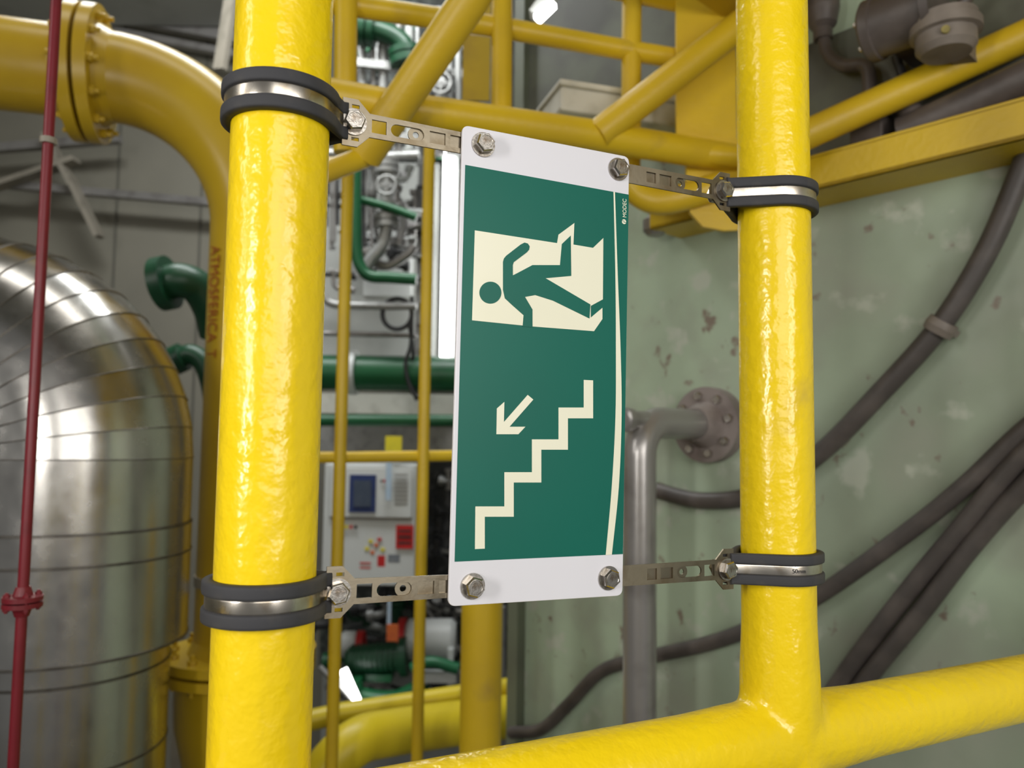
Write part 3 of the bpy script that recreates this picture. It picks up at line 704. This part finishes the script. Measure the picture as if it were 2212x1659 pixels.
sk=top('equipment_skid','dark equipment skid carrying pipes and motor','skid',W(900,1790,4.4))
boxpx(690,1130,1262,1440,4.4,0.2,'upper_panel',RACKM,sk)
boxpx(690,1130,1440,1790,4.5,0.2,'base_panel',OFFW,sk)
clutter(44,700,990,1275,1500,3.7,4.2,cols,sk)
pipe([(760,1470,3.3),(775,1505,3.3),(850,1515,3.3),(900,1495,3.3)],0.045,GREENP,sk,ns=6)
pipe([(890,1445,3.3),(930,1430,3.3),(990,1445,3.3)],0.025,GREENL,sk,ns=6)
for (x,y) in ((1085,1310),(1100,1500)): pipe([(x,y,3.2),(x,y+160,3.2)],0.015,GALV,sk)
pipe([(690,1440,3.2),(765,1520,3.2)],0.012,GALV,sk)
boxpx(895,985,1455,1475,3.3,0.05,'frame_member',OFFW2,sk)
for x in (900,965): boxpx(x,x+14,1405,1560,3.36,0.05,'frame_member',OFFW2,sk)
mt_=top('green_motor','green cylindrical pump motor','motor',W(800,1430,3.4)); c0=W(748,1428,3.4); c1=W(880,1418,3.4); ax_=(c1-c0).normalized(); L=(c1-c0).length
MB().lathe(c0,ax_,[(0,0),(0.045,0),(0.062,0.02),(0.062,L-0.03),(0.085,L-0.03),(0.085,L),(0,L)],32).build('motor_body',GREEND,mt_)
for k in range(9):
    MB().lathe(c0+ax_*(0.03+k*0.022),ax_,[(0.06,0),(0.069,0),(0.069,0.006),(0.06,0.006)],28).build('cooling_fin',GREEND,mt_)
MB().bx(W(800,1458,3.4),0.2,0.1,0.03).build('mounting_foot',GREENP,mt_)
def canister(x0,x1,y,r,d,lab):
    t=top('white_canister',lab,'canister',W(x0,y,d)); a=W(x0,y,d); b=W(x1,y,d); ax=(b-a).normalized(); L=(b-a).length
    MB().lathe(a,ax,[(0,0),(r*0.8,0),(r,0.02),(r,L-0.02),(r*0.8,L),(0,L)],28).build('shell',OFFW2,t)
    MB().lathe(a-ax*0.025,ax,[(0,0),(r*1.04,0),(r*1.04,0.03),(r*0.9,0.03)],28).build('red_end_ring',REDL,t)
canister(775,735,1392,0.06,3.55,'white canister with a red end ring'); canister(875,985,1380,0.09,3.5,'larger white canister with a red end ring')
l2=top('glow_strip','short diagonal fluorescent strip light near the floor','lamp',W(757,1480,3.2))
MB().bar(W(742,1447,3.2),W(772,1515,3.2),0.02,0.03).build('tube',GLOW,l2); MB().bar(W(738,1447,3.23),W(768,1515,3.23),0.02,0.05).build('housing',OFFW2,l2)
p0_=W(398,1480,2.4); solo(MB().bar(p0_,Vector((p0_.x+0.02,p0_.y,0)),0.05,0.05,X),'steel_leg',BEIGE,'beige painted steel support leg','support')

# ================================================================ upper right equipment
fa=W(1212,205,1.62); fb=W(1475,262,1.70); fb.z=fa.z
fd=(fb-fa); fdir=fd.normalized(); bdir=Vector((-fdir.y,fdir.x,0))
hb_=top('pale_box_housing','pale beige box-shaped housing fixed beside the green wall','housing',(fa+fb)/2-Z*0.04)
cbx=(fa+fb)/2+bdir*0.075
MB().box(cbx-Z*0.004,fd/2,bdir*0.072,Z*0.026).build('box_body',STONE,hb_,bevel=0.006)
MB().box(cbx+Z*0.028,fd*0.515,bdir*0.080,Z*0.006).build('lid',STONE,hb_,bevel=0.003)
mo=top('wall_motor','dark grey cylindrical electric motor fixed high on the wall','motor',WP(1900,70,0.12))
c0=WP(1872,72,0.17); dx=wd
MB().lathe(c0,dx,[(0,0),(0.045,0),(0.052,0.006),(0.052,0.02),(0.048,0.022),(0.048,0.10),(0.054,0.102),(0.054,0.115),(0,0.115)],40).build('motor_body',BROWN,mo)
MB().lathe(c0-dx*0.001,dx,[(0,0),(0.03,0),(0.03,-0.004),(0,-0.004)],30).build('end_cap',DARK,mo)
MB().box(c0+dx*0.06-wn*0.09,dx*0.04,wn*0.09,Z*0.02).build('mounting_arm',BROWN,mo)
u_,w_=perp(dx)
for k in range(6):
    an=k*math.pi/3; bolt(mo,c0+(u_*math.cos(an)+w_*math.sin(an))*0.040,-dx,0.005,0.004,False)
jb=top('round_junction_box','round taupe junction box with a domed lid','junction box',WP(2045,110,0.15))
c1=WP(2043,78,0.17)
MB().lathe(c1-Z*0.03,Z,[(0,0),(0.036,0),(0.044,0.01),(0.044,0.03),(0.052,0.032),(0.052,0.046),(0.046,0.048),(0.046,0.060),(0.03,0.066),(0,0.066)],40).build('housing',TAUPE,jb)
tc_=Vector((CAM.x-c1.x,CAM.y-c1.y,0)).normalized()
MB().cyl(c1+tc_*0.040-Z*0.012,c1+tc_*0.050-Z*0.012,0.006).build('plug',OLIVE,jb)
MB().box(c1-wn*0.10,wd*0.015,wn*0.06,Z*0.015).build('mounting_arm',TAUPE,jb)
def wpipe(pl,r,m,lab,name,off,ns=6,cat='conduit'):
    return MB().tube(spline([WP(x,y,off) for x,y in pl],ns),r,20).build(name,m,label=lab,cat=cat)
wpipe([(1775,-60),(1778,40),(1785,110),(1820,140),(1868,142),(1878,190),(1878,330)],0.0125,BROWN,'brown conduit bending down the wall','conduit',0.06)
t=top('conduit_fitting','taupe bulky conduit fitting','fitting',WP(1775,60,0.06)); q_=WP(1776,-10,0.06)
MB().lathe(q_-Z*0.09,Z,[(0.012,0),(0.018,0),(0.018,0.02),(0.026,0.03),(0.032,0.06),(0.032,0.12),(0.02,0.14)],28).build('body',BROWN,t)
wpipe([(2120,-40),(2070,20),(2050,60)],0.010,BROWN,'short brown conduit into the junction box','conduit',0.12)
wpipe([(1935,120),(1950,190),(1890,250),(1880,330)],0.008,DARK,'thin black flexible conduit','conduit',0.05)
wpipe([(1950,290),(2100,225),(2330,120)],0.032,BROWN,'shaded brown pipe behind the yellow beam','wall_pipe',0.06,cat='pipe')
wpipe([(1885,215),(1960,235),(2010,300)],0.018,BROWN,'brown flexible hose on the wall','hose',0.06,cat='hose')
w0=WP(1890,300,0.04); t=top('wall_equipment_mount','dark square equipment mount on the wall','mount',w0)
MB().box(w0,wd*0.03,wn*0.04,Z*0.035).build('mount_block',BROWN,t,bevel=0.004)
MB().lathe(w0+Z*0.035,Z,[(0.02,0),(0.02,0.02),(0.012,0.025),(0.012,0.05)],24).build('gland',DARK,t)
q_=WP(1415,485,0.08); t=top('wall_bell','small grey round fitting under the yellow rail','fitting',q_)
MB().lathe(q_-Z*0.03,Z,[(0,0),(0.018,0.004),(0.028,0.015),(0.028,0.04),(0.015,0.05),(0.015,0.07)],28).build('body',GREYP,t)
MB().bar(q_+Z*0.03,q_+Z*0.03-wn*0.08,0.012,0.012).build('arm',GREYP,t)
pz=WP(2050,170,0.008)
MB().box(pz+wd*0.05,wd*0.34,wn*0.006,Z*0.16).build('dark_shade_plate',SHADE_GREEN,label='dark green plate standing in for shade behind wall motors',cat='plate')  # dark sheet painting in the shade on the upper wall
cl=top('roof_lamp','bright roof-mounted fluorescent luminaire','lamp',W(1190,25,1.9))
MB().bar(W(1160,42,1.85),W(1195,8,1.85),0.02,0.02).build('tube',GLOW,cl); MB().bar(W(1155,38,1.88),W(1225,-60,1.88),0.04,0.03).build('housing',OFFW2,cl)
dz=W(1106,-150,1.35).z
a=wend+wd*0.75; b=wend+wd*3.0
MB().box((a+b)/2+wn*0.37+Z*(dz),(b-a)/2,wn*0.36,Z*0.01).build('overhead_shade_deck',Y_DARK,label='unseen overhead deck added to shade the green wall',cat='shade deck')  # out-of-view deck added to keep overhead light off the upper wall

# ================================================================ lights
def area(loc,tgt,sx,sy,p,col=(1,0.97,0.92)):
    l=bpy.data.lights.new('area','AREA'); l.shape='RECTANGLE'; l.size=sx; l.size_y=sy; l.energy=p; l.color=col
    o=bpy.data.objects.new('area_light',l); sc.collection.objects.link(o); o.location=loc
    o.rotation_euler=(Vector(tgt)-Vector(loc)).to_track_quat('-Z','Y').to_euler(); return o
area((-0.86,-0.42,2.36),(0.03,0.57,2.2),0.12,0.50,8.5)
area((0.30,-0.9,2.6),(0.3,0.8,2.0),0.9,0.9,10.5)
area((-0.6,1.2,4.9),(-0.6,1.4,0),2.0,0.4,14)
area((-0.9,2.6,4.7),(-0.7,4.0,1.8),2.2,0.4,68,(0.97,1,1))
area((-2.6,-0.6,3.4),(-0.9,1.7,2.0),0.4,1.6,19)
area((1.25,-1.1,2.5),(1.1,1.2,1.6),0.6,1.0,18)
w=bpy.data.worlds.new('world'); sc.world=w; w.use_nodes=True
w.node_tree.nodes['Background'].inputs[0].default_value=(0.90,0.90,0.88,1); w.node_tree.nodes['Background'].inputs[1].default_value=0.17
